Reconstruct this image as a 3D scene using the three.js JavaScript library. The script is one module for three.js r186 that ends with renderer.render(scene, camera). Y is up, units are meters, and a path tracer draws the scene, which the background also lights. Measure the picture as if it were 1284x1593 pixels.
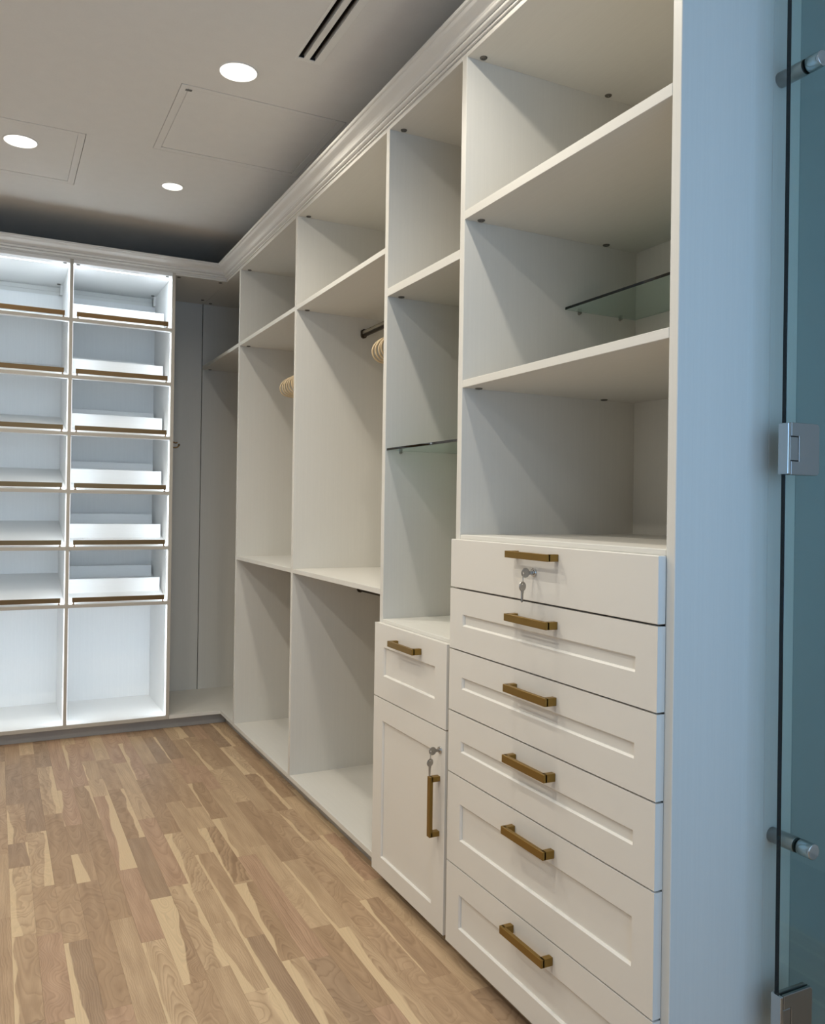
import * as THREE from 'three';
import { mergeGeometries, toCreasedNormals } from 'three/addons/utils/BufferGeometryUtils.js';
import { RectAreaLightUniformsLib } from 'three/addons/lights/RectAreaLightUniformsLib.js';
import { createNoise2D } from 'simplex-noise';

/* ------------------------------------------------------------------ camera, sky, light, exposure */
const U = 1.1;                       // metres per survey unit; the survey has its origin at the lens
const EYE = 1.0776;                  // lens above the floor, in survey units
const P = (x, y, z) => new THREE.Vector3(U * x, U * (y + EYE), U * z);

const scene = new THREE.Scene();
scene.background = new THREE.Color(0.30, 0.42, 0.62);

const FOCAL = 1286.96, IW = 1284, IH = 1593;
const camera = new THREE.PerspectiveCamera(2 * Math.atan(IH / 2 / FOCAL) * 180 / Math.PI, IW / IH, 0.02, 60);
camera.setViewOffset(IW, IH, 0, 11.5, IW, IH);
camera.position.copy(P(0, 0, 0));
{
  const yaw = 0.467441, pitch = 0.0031686, roll = -0.0146878;
  const c = Math.cos, s = Math.sin;
  const Ry = new THREE.Matrix4().set(c(yaw), 0, s(yaw), 0, 0, 1, 0, 0, -s(yaw), 0, c(yaw), 0, 0, 0, 0, 1);
  const Rp = new THREE.Matrix4().set(1, 0, 0, 0, 0, c(pitch), s(pitch), 0, 0, -s(pitch), c(pitch), 0, 0, 0, 0, 1);
  const Rr = new THREE.Matrix4().set(c(roll), -s(roll), 0, 0, s(roll), c(roll), 0, 0, 0, 0, 1, 0, 0, 0, 0, 1);
  camera.quaternion.setFromRotationMatrix(Rr.multiply(Rp).multiply(Ry).transpose());
}
scene.add(camera);

const renderer = new THREE.WebGLRenderer({ antialias: true });
renderer.toneMapping = THREE.LinearToneMapping;
renderer.toneMappingExposure = 0.94;
renderer.shadowMap.enabled = true;
RectAreaLightUniformsLib.init();

const WARM = new THREE.Color(1.0, 0.935, 0.815), COOL = new THREE.Color(0.72, 0.86, 1.0), DAY = new THREE.Color(0.32, 0.62, 1.0);
const SPOT = 2.25, STRIP = 54, WINDOW = 2.1;

const CEIL = 1.30;                   // ceiling, survey units above the lens
const FLOOR = -EYE;

{ // daylight through the window behind the camera
  const day = new THREE.RectAreaLight(DAY, WINDOW, U * 2.3, U * 1.6);
  day.position.copy(P(0.8, 0.2, 0.71));
  day.lookAt(P(0.8, 0.2, -2));
  scene.add(day);
}

/* ------------------------------------------------------------------ helpers */
function rng(seed) { let s = seed >>> 0; return () => { s = (s + 0x6D2B79F5) | 0; let t = Math.imul(s ^ (s >>> 15), 1 | s); t = (t + Math.imul(t ^ (t >>> 7), 61 | t)) ^ t; return ((t ^ (t >>> 14)) >>> 0) / 4294967296; }; }
const names = new Map();
function numbered(n) { const k = names.get(n) ?? 0; names.set(n, k + 1); return k ? `${n}_${String(k).padStart(3, '0')}` : n; }

// a chamfered box in survey units -> geometry in metres, uv in metres (grain along v)
function box(x0, x1, y0, y1, z0, z1, ch = 0.0008, grain = 'y') {
  const a = P(x0, y0, z0), b = P(x1, y1, z1);
  return mbox(a.x, b.x, a.y, b.y, a.z, b.z, ch, grain);
}
function mbox(x0, x1, y0, y1, z0, z1, ch = 0.0008, grain = 'y') {
  const lo = [Math.min(x0, x1), Math.min(y0, y1), Math.min(z0, z1)], hi = [Math.max(x0, x1), Math.max(y0, y1), Math.max(z0, z1)];
  const c = Math.min(ch, ...[0, 1, 2].map((i) => (hi[i] - lo[i]) * 0.45));
  const pos = [], nor = [], uv = [];
  const corner = (sx, sy, sz, ax) => { // the vertex of corner (sx,sy,sz) lying on the face across axis ax
    const s = [sx, sy, sz];
    return [0, 1, 2].map((i) => (s[i] > 0 ? hi[i] : lo[i]) - (i === ax ? 0 : s[i] * c));
  };
  const push = (vs, n) => {
    const [p, q, r] = vs, e1 = q.map((v, i) => v - p[i]), e2 = r.map((v, i) => v - p[i]);
    const cr = [e1[1] * e2[2] - e1[2] * e2[1], e1[2] * e2[0] - e1[0] * e2[2], e1[0] * e2[1] - e1[1] * e2[0]];
    if (cr[0] * n[0] + cr[1] * n[1] + cr[2] * n[2] < 0) vs = [...vs].reverse();
    const l = Math.hypot(...n), m = n.map((v) => v / l), ax = m.map(Math.abs).indexOf(Math.max(...m.map(Math.abs)));
    for (let k = 1; k + 1 < vs.length; k++) for (const v of [vs[0], vs[k], vs[k + 1]]) {
      pos.push(...v); nor.push(...m);
      const [i, j] = ax === 0 ? [2, 1] : ax === 1 ? [0, 2] : [0, 1];
      const g = grain === 'y' ? 1 : grain === 'z' ? 2 : 0;
      if (j === g || i !== g) uv.push(v[i], v[j]); else uv.push(v[j], v[i]);
    }
  };
  for (let ax = 0; ax < 3; ax++) for (const s of [-1, 1]) {
    const [i, j] = [(ax + 1) % 3, (ax + 2) % 3], n = [0, 0, 0]; n[ax] = s;
    const vs = [[-1, -1], [1, -1], [1, 1], [-1, 1]].map(([p, q]) => { const t = []; t[ax] = s; t[i] = p; t[j] = q; return corner(...t, ax); });
    push(vs, n);
  }
  for (let ax = 0; ax < 3; ax++) { // edges parallel to ax
    const [i, j] = [(ax + 1) % 3, (ax + 2) % 3];
    for (const p of [-1, 1]) for (const q of [-1, 1]) {
      const n = [0, 0, 0]; n[i] = p; n[j] = q;
      const t = (s) => { const r = []; r[ax] = s; r[i] = p; r[j] = q; return r; };
      push([corner(...t(-1), i), corner(...t(1), i), corner(...t(1), j), corner(...t(-1), j)], n);
    }
  }
  for (const x of [-1, 1]) for (const y of [-1, 1]) for (const z of [-1, 1]) push([corner(x, y, z, 0), corner(x, y, z, 1), corner(x, y, z, 2)], [x, y, z]);
  const g = new THREE.BufferGeometry();
  g.setAttribute('position', new THREE.Float32BufferAttribute(pos, 3));
  g.setAttribute('normal', new THREE.Float32BufferAttribute(nor, 3));
  g.setAttribute('uv', new THREE.Float32BufferAttribute(uv, 2));
  return g;
}
const plain = (g) => (g.index ? g.toNonIndexed() : g);
function joined(gs) {
  gs = [gs].flat().map(plain);
  return gs.length === 1 ? gs[0] : mergeGeometries(gs.map((g) => { for (const k of Object.keys(g.attributes)) if (!['position', 'normal', 'uv'].includes(k)) g.deleteAttribute(k); return g; }));
}
// cylinder between two points in metres
function rod(a, b, r0, r1 = r0, seg = 24) {
  const d = new THREE.Vector3().subVectors(b, a), g = new THREE.CylinderGeometry(r1, r0, d.length(), seg);
  g.applyQuaternion(new THREE.Quaternion().setFromUnitVectors(new THREE.Vector3(0, 1, 0), d.clone().normalize()));
  g.translate((a.x + b.x) / 2, (a.y + b.y) / 2, (a.z + b.z) / 2);
  return g;
}
// lathe about an axis: profile [[r, h] ...], from point a along direction dir (metres)
function turned(profile, a, dir, seg = 32) {
  const g = new THREE.LatheGeometry(profile.map(([r, h]) => new THREE.Vector2(r, h)), seg);
  g.applyQuaternion(new THREE.Quaternion().setFromUnitVectors(new THREE.Vector3(0, 1, 0), dir.clone().normalize()));
  g.translate(a.x, a.y, a.z);
  return g;
}
function shadowed(m) { m.castShadow = m.receiveShadow = true; return m; }
function thing(name, label, category, at, group) {
  const o = new THREE.Group(); o.name = numbered(name); o.position.copy(at); scene.add(o);
  o.userData = { label, category }; if (group) o.userData.group = group;
  return o;
}
function worldAt(o) { const p = new THREE.Vector3(); for (let q = o; q && q !== scene; q = q.parent) p.add(q.position); return p; }
// a named mesh from world-space geometry under a thing or part
function part(name, geos, mat, parent, label) {
  const g = joined(geos).clone(), p = worldAt(parent);
  g.translate(-p.x, -p.y, -p.z);
  const m = shadowed(new THREE.Mesh(g, mat)); m.name = name; parent.add(m);
  if (label) m.userData.label = label;
  return m;
}
function struct(name, geos, mat) {
  const m = shadowed(new THREE.Mesh(joined(geos), mat)); m.name = name; m.userData.kind = 'structure'; scene.add(m); return m;
}
function single(name, geos, mat, label, category, at, group) {
  const g = joined(geos).clone(); g.translate(-at.x, -at.y, -at.z);
  const m = shadowed(new THREE.Mesh(g, mat)); m.name = numbered(name); m.position.copy(at); scene.add(m);
  m.userData = { label, category }; if (group) m.userData.group = group;
  return m;
}

/* ------------------------------------------------------------------ materials */
function grainTexture() { // faint vertical wood grain pressed into the white boards
  const S = 512, d = new Uint8Array(S * S * 4), n = createNoise2D(rng(11));
  for (let y = 0; y < S; y++) for (let x = 0; x < S; x++) {
    const a = x / S * Math.PI * 2, v = y / S;
    const e = 0.5 * n(Math.cos(a) * 9 + 4, Math.sin(a) * 9 + v * 0.0) + 0.35 * n(x * 0.55, y * 0.012) + 0.3 * n(x * 0.16 + 50, y * 0.006);
    const w = 249 + 2.6 * e, i = (y * S + x) * 4;
    d[i] = d[i + 1] = d[i + 2] = Math.max(0, Math.min(255, w)); d[i + 3] = 255;
  }
  const t = new THREE.DataTexture(d, S, S); t.wrapS = t.wrapT = THREE.RepeatWrapping; t.magFilter = THREE.LinearFilter; t.colorSpace = THREE.SRGBColorSpace; t.repeat.set(2.2, 2.2); t.needsUpdate = true;
  return t;
}
const grain = grainTexture();
function paintTexture() {
  const S = 256, d = new Uint8Array(S * S * 4), n = createNoise2D(rng(5));
  for (let y = 0; y < S; y++) for (let x = 0; x < S; x++) {
    const i = (y * S + x) * 4, w = 250 + 1.0 * n(x * 0.05, y * 0.05) + 1.2 * n(x * 0.4, y * 0.4);
    d[i] = d[i + 1] = d[i + 2] = Math.min(255, w); d[i + 3] = 255;
  }
  const t = new THREE.DataTexture(d, S, S); t.wrapS = t.wrapT = THREE.MirroredRepeatWrapping; t.magFilter = THREE.LinearFilter; t.colorSpace = THREE.SRGBColorSpace; t.needsUpdate = true;
  return t;
}
const M = {
  white: new THREE.MeshStandardMaterial({ color: 0xdfdcd4, roughness: 0.48, map: grain }),
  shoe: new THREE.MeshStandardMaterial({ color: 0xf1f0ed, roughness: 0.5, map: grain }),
  edge: new THREE.MeshStandardMaterial({ color: 0xbdb6aa, roughness: 0.5, map: grain }),
  insert: new THREE.MeshStandardMaterial({ color: 0xb9b2a2, roughness: 0.25, metalness: 0.6 }),
  front: new THREE.MeshStandardMaterial({ color: 0xe0dcd4, roughness: 0.42 }),
  crown: new THREE.MeshStandardMaterial({ color: 0xe2dfd9, roughness: 0.38 }),
  ceiling: new THREE.MeshStandardMaterial({ color: 0xeae7e2, roughness: 0.9, map: paintTexture() }),
  wall: new THREE.MeshStandardMaterial({ color: 0xd9d6cf, roughness: 0.9, map: paintTexture() }),
  greyWall: new THREE.MeshStandardMaterial({ color: 0x9fa6a2, roughness: 0.8, map: paintTexture() }),
  toe: new THREE.MeshStandardMaterial({ color: 0xb3b1ac, roughness: 0.5, map: grain }),
  brass: new THREE.MeshStandardMaterial({ color: 0x8c6f36, roughness: 0.42, metalness: 0.75 }),
  bronze: new THREE.MeshStandardMaterial({ color: 0x7c6140, roughness: 0.35, metalness: 0.85 }),
  dark: new THREE.MeshStandardMaterial({ color: 0x4a4032, roughness: 0.4, metalness: 0.8 }),
  cam: new THREE.MeshStandardMaterial({ color: 0x6e6a63, roughness: 0.45, metalness: 0.7 }),
  chrome: new THREE.MeshStandardMaterial({ color: 0xc9c8c6, roughness: 0.12, metalness: 1 }),
  steel: new THREE.MeshStandardMaterial({ color: 0xa9a7a4, roughness: 0.32, metalness: 1 }),
  nickel: new THREE.MeshStandardMaterial({ color: 0xa8a49e, roughness: 0.28, metalness: 0.95 }),
  black: new THREE.MeshStandardMaterial({ color: 0x0d0d0d, roughness: 0.6 }),
  rubber: new THREE.MeshStandardMaterial({ color: 0x1d2622, roughness: 0.6 }),
  hanger: new THREE.MeshStandardMaterial({ color: 0xd2bc98, roughness: 0.5 }),
  trim: new THREE.MeshStandardMaterial({ color: 0xe9e7e2, roughness: 0.4 }),
  glass: new THREE.MeshPhysicalMaterial({ color: 0xffffff, roughness: 0.02, transmission: 1, thickness: 0.008, ior: 1.5, attenuationColor: new THREE.Color(0.16, 0.66, 0.44), attenuationDistance: 0.07 }),
  pane: new THREE.MeshPhysicalMaterial({ color: 0xffffff, roughness: 0.02, transmission: 1, thickness: 0.01, ior: 1.5, attenuationColor: new THREE.Color(0.38, 0.72, 0.62), attenuationDistance: 0.055 }),
  window: new THREE.MeshPhysicalMaterial({ color: 0xffffff, roughness: 0.02, transmission: 1, thickness: 0 }),
  lamp: new THREE.MeshStandardMaterial({ color: 0xffffff, emissive: new THREE.Color(1.0, 0.95, 0.86), emissiveIntensity: 2.2, roughness: 0.6 }),
  strip: new THREE.MeshStandardMaterial({ color: 0xffffff, emissive: new THREE.Color(0.93, 0.97, 1.0), emissiveIntensity: 1.8, roughness: 0.6 }),
};

/* ------------------------------------------------------------------ the room */
const T = 0.10;
const downs = [ // downlights: x, z in survey units, radius in metres
  [0.634, -2.46, 0.060], [0.063, -3.308, 0.060], [0.630, -3.475, 0.044],
  [0.690, -1.40, 0.060], [0.063, -2.25, 0.060], [0.063, -1.15, 0.060], [-0.62, -3.3, 0.060], [-0.62, -2.25, 0.060], [-0.62, -1.15, 0.060],
];
const panels = [[0.496, 1.046, -3.138, -2.608], [-0.285, 0.2695, -3.655, -3.130]]; // access panels x0 x1 z0 z1
const slotX = [0.7585, 0.8380], slotZ = [-2.306, -0.9];
{
  const s = new THREE.Shape();
  const at = (x, z) => [U * x, -U * z];
  const rect = (sh, x0, x1, z0, z1) => { sh.moveTo(...at(x0, z1)); sh.lineTo(...at(x1, z1)); sh.lineTo(...at(x1, z0)); sh.lineTo(...at(x0, z0)); sh.closePath(); };
  rect(s, -1.85, 2.35, -4.75, 0.87);
  for (const [x0, x1, z0, z1] of panels) { const h = new THREE.Path(); rect(h, x0, x1, z0, z1); s.holes.push(h); }
  { const h = new THREE.Path(); rect(h, slotX[0], slotX[1], slotZ[0], slotZ[1]); s.holes.push(h); }
  const g = new THREE.ExtrudeGeometry(s, { depth: 0.05, bevelEnabled: false });
  g.rotateX(-Math.PI / 2); g.translate(0, U * (CEIL + EYE), 0);
  struct('ceiling', g, M.ceiling);
  struct('ceiling_slab', box(-1.85, 2.35, CEIL + 0.12, CEIL + 0.18, -4.75, 0.87), M.wall);
}
struct('wall_back', box(-1.85, 2.35, FLOOR - 0.06, CEIL + 0.12, -4.75, -4.62), M.wall);
struct('wall_right', box(1.575, 1.70, FLOOR - 0.06, CEIL + 0.12, -4.62, -1.04), M.wall);
struct('wall_left', box(-1.85, -1.25, FLOOR - 0.06, CEIL + 0.12, -4.62, -0.1), M.wall);
struct('wall_end', box(1.2845, 2.25, FLOOR, CEIL, -1.039, -1.0225, 0.002), M.greyWall);
struct('wall_hall', box(2.25, 2.35, FLOOR - 0.06, CEIL + 0.12, -4.62, 0.75), M.wall);
struct('wall_doorway', [box(1.09, 1.20, FLOOR, CEIL, -0.10, 0.02), box(-1.25, -0.95, FLOOR, CEIL, -0.10, 0.02)], M.wall);
struct('wall_side', box(-1.85, -1.70, FLOOR - 0.06, CEIL + 0.12, -0.1, 0.75), M.wall);
{ // rear wall with the window
  const X0 = -0.4, X1 = 2.0, Y0 = -0.6, Y1 = 1.0, Z0 = 0.75, Z1 = 0.87;
  struct('wall_front', [box(-1.85, X0, FLOOR - 0.06, CEIL + 0.12, Z0, Z1), box(X1, 2.35, FLOOR - 0.06, CEIL + 0.12, Z0, Z1), box(X0, X1, FLOOR - 0.06, Y0, Z0, Z1), box(X0, X1, Y1, CEIL + 0.12, Z0, Z1)], M.wall);
  const w = struct('window_1', [box(X0, X0 + 0.05, Y0, Y1, Z0 + 0.03, Z0 + 0.08), box(X1 - 0.05, X1, Y0, Y1, Z0 + 0.03, Z0 + 0.08), box(X0, X1, Y0, Y0 + 0.05, Z0 + 0.03, Z0 + 0.08), box(X0, X1, Y1 - 0.05, Y1, Z0 + 0.03, Z0 + 0.08), box(0.775, 0.825, Y0, Y1, Z0 + 0.03, Z0 + 0.08)], M.trim);
  part('pane', box(X0 + 0.05, X1 - 0.05, Y0 + 0.05, Y1 - 0.05, Z0 + 0.052, Z0 + 0.057, 0), M.window, w);
}

/* ------------------------------------------------------------------ parquet */
const FW = 0.0568, NV = 64, ROWS = 2, COLS = 32, TILE = 64, TLEN = 1024; // strip width (survey), variants in the atlas
const TONES = [[180, 152, 120], [172, 143, 112], [163, 134, 104], [187, 159, 126], [174, 142, 114], [157, 130, 103]];
const variants = [];
// strips that the photograph shows plainly: lane, far end, near end, look (sap 1 = pale wood along the left edge, -1 = along the right)
const FIXED = [
  [2, -2.695, -2.265, { tone: 3, sap: 1, sapW: 0.30, sapT: 0.30, kind: 1 }], [2, -2.265, -1.880, { tone: 1, sap: 1, sapW: 0.12, sapT: 0.06, kind: 0 }],
  [3, -3.407, -2.960, { tone: 5, kind: 0 }], [3, -2.945, -2.530, { tone: 0, sap: -1, sapW: 0.32, sapT: 0.35, kind: 1 }], [3, -2.245, -1.860, { tone: 4, kind: 2 }],
  [4, -3.672, -3.105, { tone: 0, sap: -1, sapW: 0.30, sapT: 0.10, kind: 1 }],
  [5, -2.970, -2.722, { tone: 2, kind: 0 }], [5, -2.722, -2.510, { tone: 1, sap: 1, sapW: 0.62, sapT: 0.5, kind: 2 }],
  [7, -3.222, -2.548, { tone: 4, sap: -1, sapW: 0.52, sapT: 0.55, kind: 2 }], [7, -2.548, -2.105, { tone: 4, kind: 2 }], [7, -2.105, -1.650, { tone: 3, sap: 1, sapW: 0.12, sapT: 0.1, kind: 0 }],
  [8, -2.773, -2.325, { tone: 5, kind: 2 }], [8, -2.325, -1.880, { tone: 2, sap: 1, sapW: 0.58, sapT: -0.95, kind: 0, amp: 0.2 }],
  [10, -2.766, -2.319, { tone: 0, sap: 1, sapW: 0.22, sapT: -0.40, kind: 1 }], [10, -2.123, -1.790, { tone: 0, sap: 1, sapW: 0.30, sapT: 0.75, kind: 2 }],
  [11, -2.564, -2.020, { tone: 1, sap: 1, sapW: 0.20, sapT: 0.05, kind: 0 }],
  [12, -2.766, -2.330, { tone: 2, sap: 1, sapW: 0.22, sapT: -0.5, kind: 1, amp: 0.2 }], [12, -2.317, -1.880, { tone: 2, sap: 1, sapW: 0.28, sapT: -0.6, kind: 0 }], [12, -1.871, -1.380, { tone: 0, sap: 1, sapW: 0.34, sapT: -0.05, kind: 0 }],
  [13, -2.831, -2.495, { tone: 0, sap: 1, sapW: 0.20, sapT: -0.5, kind: 2 }],
  [15, -2.407, -1.965, { tone: 0, sap: 1, sapW: 0.14, sapT: 0.15, kind: 2 }], [15, -1.962, -1.400, { tone: 0, sap: 1, sapW: 0.40, sapT: -0.3, kind: 0 }],
  [17, -2.518, -2.080, { tone: 3, kind: 2 }],
];
function parquetAtlas() {
  const r = rng(77), n = createNoise2D(rng(31)), S = 2048, d = new Uint8Array(S * S * 4);
  for (let k = 0; k < NV; k++) {
    const fig = r(), sapRoll = r();
    variants.push({
      tone: k % TONES.length, sap: sapRoll < 0.20 ? 1 : sapRoll < 0.40 ? -1 : 0,
      sapW: 0.06 + 0.30 * r(), sapT: (r() - 0.5) * 0.9, off: (r() - 0.5) * 44, kind: fig < 0.42 ? 0 : fig < 0.68 ? 1 : 2,
      curve: 26 + 40 * r(), slope: (0.03 + 0.07 * r()) * (r() < 0.5 ? -1 : 1), warp: fig < 0.42 ? 5 + 5 * r() : fig < 0.68 ? 12 + 8 * r() : 1.5 + 3 * r(), per: (3.4 + 3.0 * r()) * (fig >= 0.42 && fig < 0.68 ? 1.5 : 1), amp: 0.06 + 0.09 * r(), seed: r() * 900,
    });
  }
  FIXED.forEach(([, , , spec], i) => Object.assign(variants[NV - 1 - i], { sap: 0 }, spec));
  for (let k = 0; k < NV; k++) {
    const v = variants[k], cx = (k % COLS) * TILE, cy = Math.floor(k / COLS) * TLEN, base = TONES[v.tone];
    for (let j = 0; j < TLEN; j++) for (let i = 0; i < TILE; i++) {
      const x = (i / TILE - 0.5) * 62.5, y = j * 0.56, q = v.seed; // millimetres
      const wx = v.warp * n(x * 0.011 + q, y * 0.0055 + q) + 1.2 * n(x * 0.05 + q, y * 0.02);
      const xo = x + v.off * 0.5 + 0.6 * wx;
      const F = v.kind === 0 ? xo * xo / v.curve + v.slope * y + wx * 0.5 : v.kind === 1 ? x * 0.25 + 1.1 * wx + v.slope * y : x * 0.85 + wx + v.slope * 0.4 * y;
      const f = F / v.per + 0.4 * n(q + 9, F * 0.10);
      const ring = f - Math.floor(f), late = ring < 0.55 ? ring / 0.55 * 0.45 : ring < 0.82 ? 0.45 + (ring - 0.55) / 0.27 * 0.55 : (1 - ring) / 0.18;
      const pore = n(x * 1.25 + q, y * 0.03) * 0.5 + n(x * 0.5 + q, y * 0.012) * 0.5;
      const cloud = n(x * 0.03 + q, y * 0.004 + 70);
      const m = 1 + v.amp * (0.42 - late) + 0.03 * pore + 0.045 * cloud;
      let c = base.map((b, z) => b * (1 + (m - 1) * (1 + 0.18 * z)));
      if (v.sap) {
        const side = v.sap > 0 ? i / TILE : 1 - i / TILE;
        const edge = v.sapW + v.sapT * (y / 573 - 0.5) + 0.10 * n(q + 40, y * 0.0045) + 0.008 * n(q, y * 0.03);
        const w = Math.max(0, Math.min(1, (edge - side) / 0.04 + 0.5));
        const sap = [208, 182, 145].map((b) => b * (1 + 0.35 * v.amp * (0.4 - late) + 0.016 * pore));
        c = c.map((p, z) => p + (sap[z] - p) * w);
      }
      const o = ((cy + j) * S + cx + i) * 4;
      for (let z = 0; z < 3; z++) d[o + z] = Math.max(0, Math.min(255, c[z]));
      d[o + 3] = 255;
    }
  }
  const t = new THREE.DataTexture(d, S, S); t.colorSpace = THREE.SRGBColorSpace; t.magFilter = THREE.LinearFilter; t.needsUpdate = true;
  return t;
}
const floorMat = new THREE.MeshStandardMaterial({ map: parquetAtlas(), roughness: 0.46 });
// one strip: bevelled top and short sides, uv in the atlas tile of variant k
function stripGeometry(w, l, k, y0, flip) {
  const h = 0.006, c = 0.00025, g = 0.00008, pos = [], nor = [], uv = [];
  const tx = (k % COLS) * TILE, ty = Math.floor(k / COLS) * TLEN, lenPx = Math.min(TLEN - 4, l / 0.00056), start = 2 + (TLEN - 4 - lenPx) * y0;
  const U0 = (x) => { const t = (x / w + 0.5); return (tx + 1.5 + (flip ? 1 - t : t) * (TILE - 3)) / 2048; };
  const V0 = (z) => (ty + start + (z / l + 0.5) * lenPx) / 2048;
  const X = w / 2 - g, Z = l / 2 - g;
  const quad = (a, b, e, f, n) => { for (const v of [a, b, e, a, e, f]) { pos.push(...v); nor.push(...n); uv.push(U0(v[0]), V0(v[2])); } };
  const x = X - c, z = Z - c;
  quad([-x, 0, z], [x, 0, z], [x, 0, -z], [-x, 0, -z], [0, 1, 0]);
  const s = Math.SQRT1_2;
  quad([x, 0, z], [X, -c, Z], [X, -c, -Z], [x, 0, -z], [s, s, 0]); quad([-X, -c, Z], [-x, 0, z], [-x, 0, -z], [-X, -c, -Z], [-s, s, 0]);
  quad([-x, 0, z], [-X, -c, Z], [X, -c, Z], [x, 0, z], [0, s, s]); quad([-X, -c, -Z], [-x, 0, -z], [x, 0, -z], [X, -c, -Z], [0, s, -s]);
  quad([X, -c, Z], [X, -h, Z], [X, -h, -Z], [X, -c, -Z], [1, 0, 0]); quad([-X, -h, Z], [-X, -c, Z], [-X, -c, -Z], [-X, -h, -Z], [-1, 0, 0]);
  quad([-X, -c, Z], [-X, -h, Z], [X, -h, Z], [X, -c, Z], [0, 0, 1]); quad([-X, -h, -Z], [-X, -c, -Z], [X, -c, -Z], [X, -h, -Z], [0, 0, -1]);
  const b = new THREE.BufferGeometry();
  b.setAttribute('position', new THREE.Float32BufferAttribute(pos, 3)); b.setAttribute('normal', new THREE.Float32BufferAttribute(nor, 3)); b.setAttribute('uv', new THREE.Float32BufferAttribute(uv, 2));
  return b;
}
{
  const fl = struct('floor', box(-1.85, 2.35, FLOOR - 0.06, FLOOR - 0.0055, -4.75, 0.87), M.toe);
  const r = rng(4242);
  const rest = [];
  const X0 = 0.3925 - 8 * FW;
  for (let lane = -22; lane < 34; lane++) {
    const xa = X0 + lane * FW, near = lane >= 0 && lane < 20;
    const fixed = FIXED.map((f, i) => [...f, NV - 1 - i]).filter((f) => f[0] === lane).sort((p, q) => p[1] - q[1]);
    let z = -4.10 - 0.3 * r();
    while (z < 0.8) {
      const next = fixed[0];
      let L = 0.26 + 0.40 * r(), k = Math.floor(r() * (NV - FIXED.length)), y0 = r(), flip = r() < 0.5;
      if (next && next[1] - z < 0.012) { L = next[2] - z; k = next[4]; y0 = 0; flip = false; fixed.shift(); }
      else if (next && z + L > next[1] - 0.16) L = next[1] - z < 0.62 ? next[1] - z : (next[1] - z) * (0.4 + 0.2 * r());
      const z1 = Math.min(z + L, 0.83);
      const inView = near && z1 > -4.12 && z < -1.25 + (lane < 8 ? -0.35 : 0);
      const g = stripGeometry(U * FW, U * (z1 - z), k, y0, flip), c = P(xa + FW / 2, FLOOR, (z + z1) / 2);
      if (inView) { const m = shadowed(new THREE.Mesh(g, floorMat)); m.name = numbered('parquet_strip'); m.position.copy(c); fl.add(m); }
      else { g.translate(c.x, c.y, c.z); rest.push(g); }
      z = z1;
    }
  }
  const m = part('parquet_field', rest, floorMat, fl); m.userData.kind = 'stuff';
}

/* ------------------------------------------------------------------ ceiling fittings */
const DL = ['round recessed downlight nearest the slot vent, in front of the square access panel', 'round recessed downlight set within the left access panel', 'smallest round recessed downlight, nearest the back cabinet'];
downs.forEach(([x, z, r], i) => {
  const at = P(x, CEIL, z);
  const o = thing('recessed_downlight', DL[i] ?? 'round recessed downlight in the ceiling', 'downlight', at, i < 3 ? undefined : 'downlights beyond the frame');
  const down = new THREE.Vector3(0, -1, 0);
  const inner = r;
  part('trim_ring', turned([[inner, -0.001], [inner, 0.002], [inner + 0.0012, 0.0030], [r + 0.004, 0.0028], [r + 0.0055, 0.0012], [r + 0.0055, -0.001]], at, down, 48), M.trim, o);
  part('diffuser', turned([[0, 0.0022], [inner * 0.7, 0.0022], [inner, 0.0012], [inner, -0.001]], at, down, 48), M.lamp, o);
  const l = new THREE.SpotLight(WARM, SPOT * (r < 0.05 ? 0.22 : z < -3 ? (x < -0.5 ? 0.8 : 0.5) : x < -0.5 ? 1.25 : 1), 0, 1.40, 0.5);
  l.position.set(0, -0.012, 0); l.target.position.set(0, -1, 0); l.castShadow = true; l.shadow.radius = r * 0.42 / 0.02;
  o.add(l); o.add(l.target);
});
panels.forEach(([x0, x1, z0, z1], i) => {
  const y = CEIL, o = thing('access_panel', ['flush white ceiling access panel between the large downlight and the crown moulding', 'flush white ceiling access panel at left holding a downlight'][i], 'access panel', P((x0 + x1) / 2, y, (z0 + z1) / 2));
  const g = 0.0016, gz = 0.0048, f = 0.026;
  part('frame', [box(x0 + g, x0 + f, y, y + 0.012, z0 + 0.0006, z1 - gz), box(x1 - f, x1 - g, y, y + 0.012, z0 + 0.0006, z1 - gz), box(x0 + f, x1 - f, y, y + 0.012, z0 + 0.0006, z0 + f), box(x0 + f, x1 - f, y, y + 0.012, z1 - f, z1 - gz), box(x0 - 0.01, x1 + 0.01, y + 0.046, y + 0.05, z0 - 0.01, z1 + 0.01)], M.ceiling, o);
  part('panel', box(x0 + f + 0.0008, x1 - f - 0.0008, y + 0.0002, y + 0.010, z0 + f + gz, z1 - f - 0.0004), M.ceiling, o);
  part('latch', box(x0 + f * 0.7, x0 + f * 1.5, y - 0.0004, y + 0.003, z1 - f * 1.6, z1 - f * 1.1), M.cam, o);
});
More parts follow.
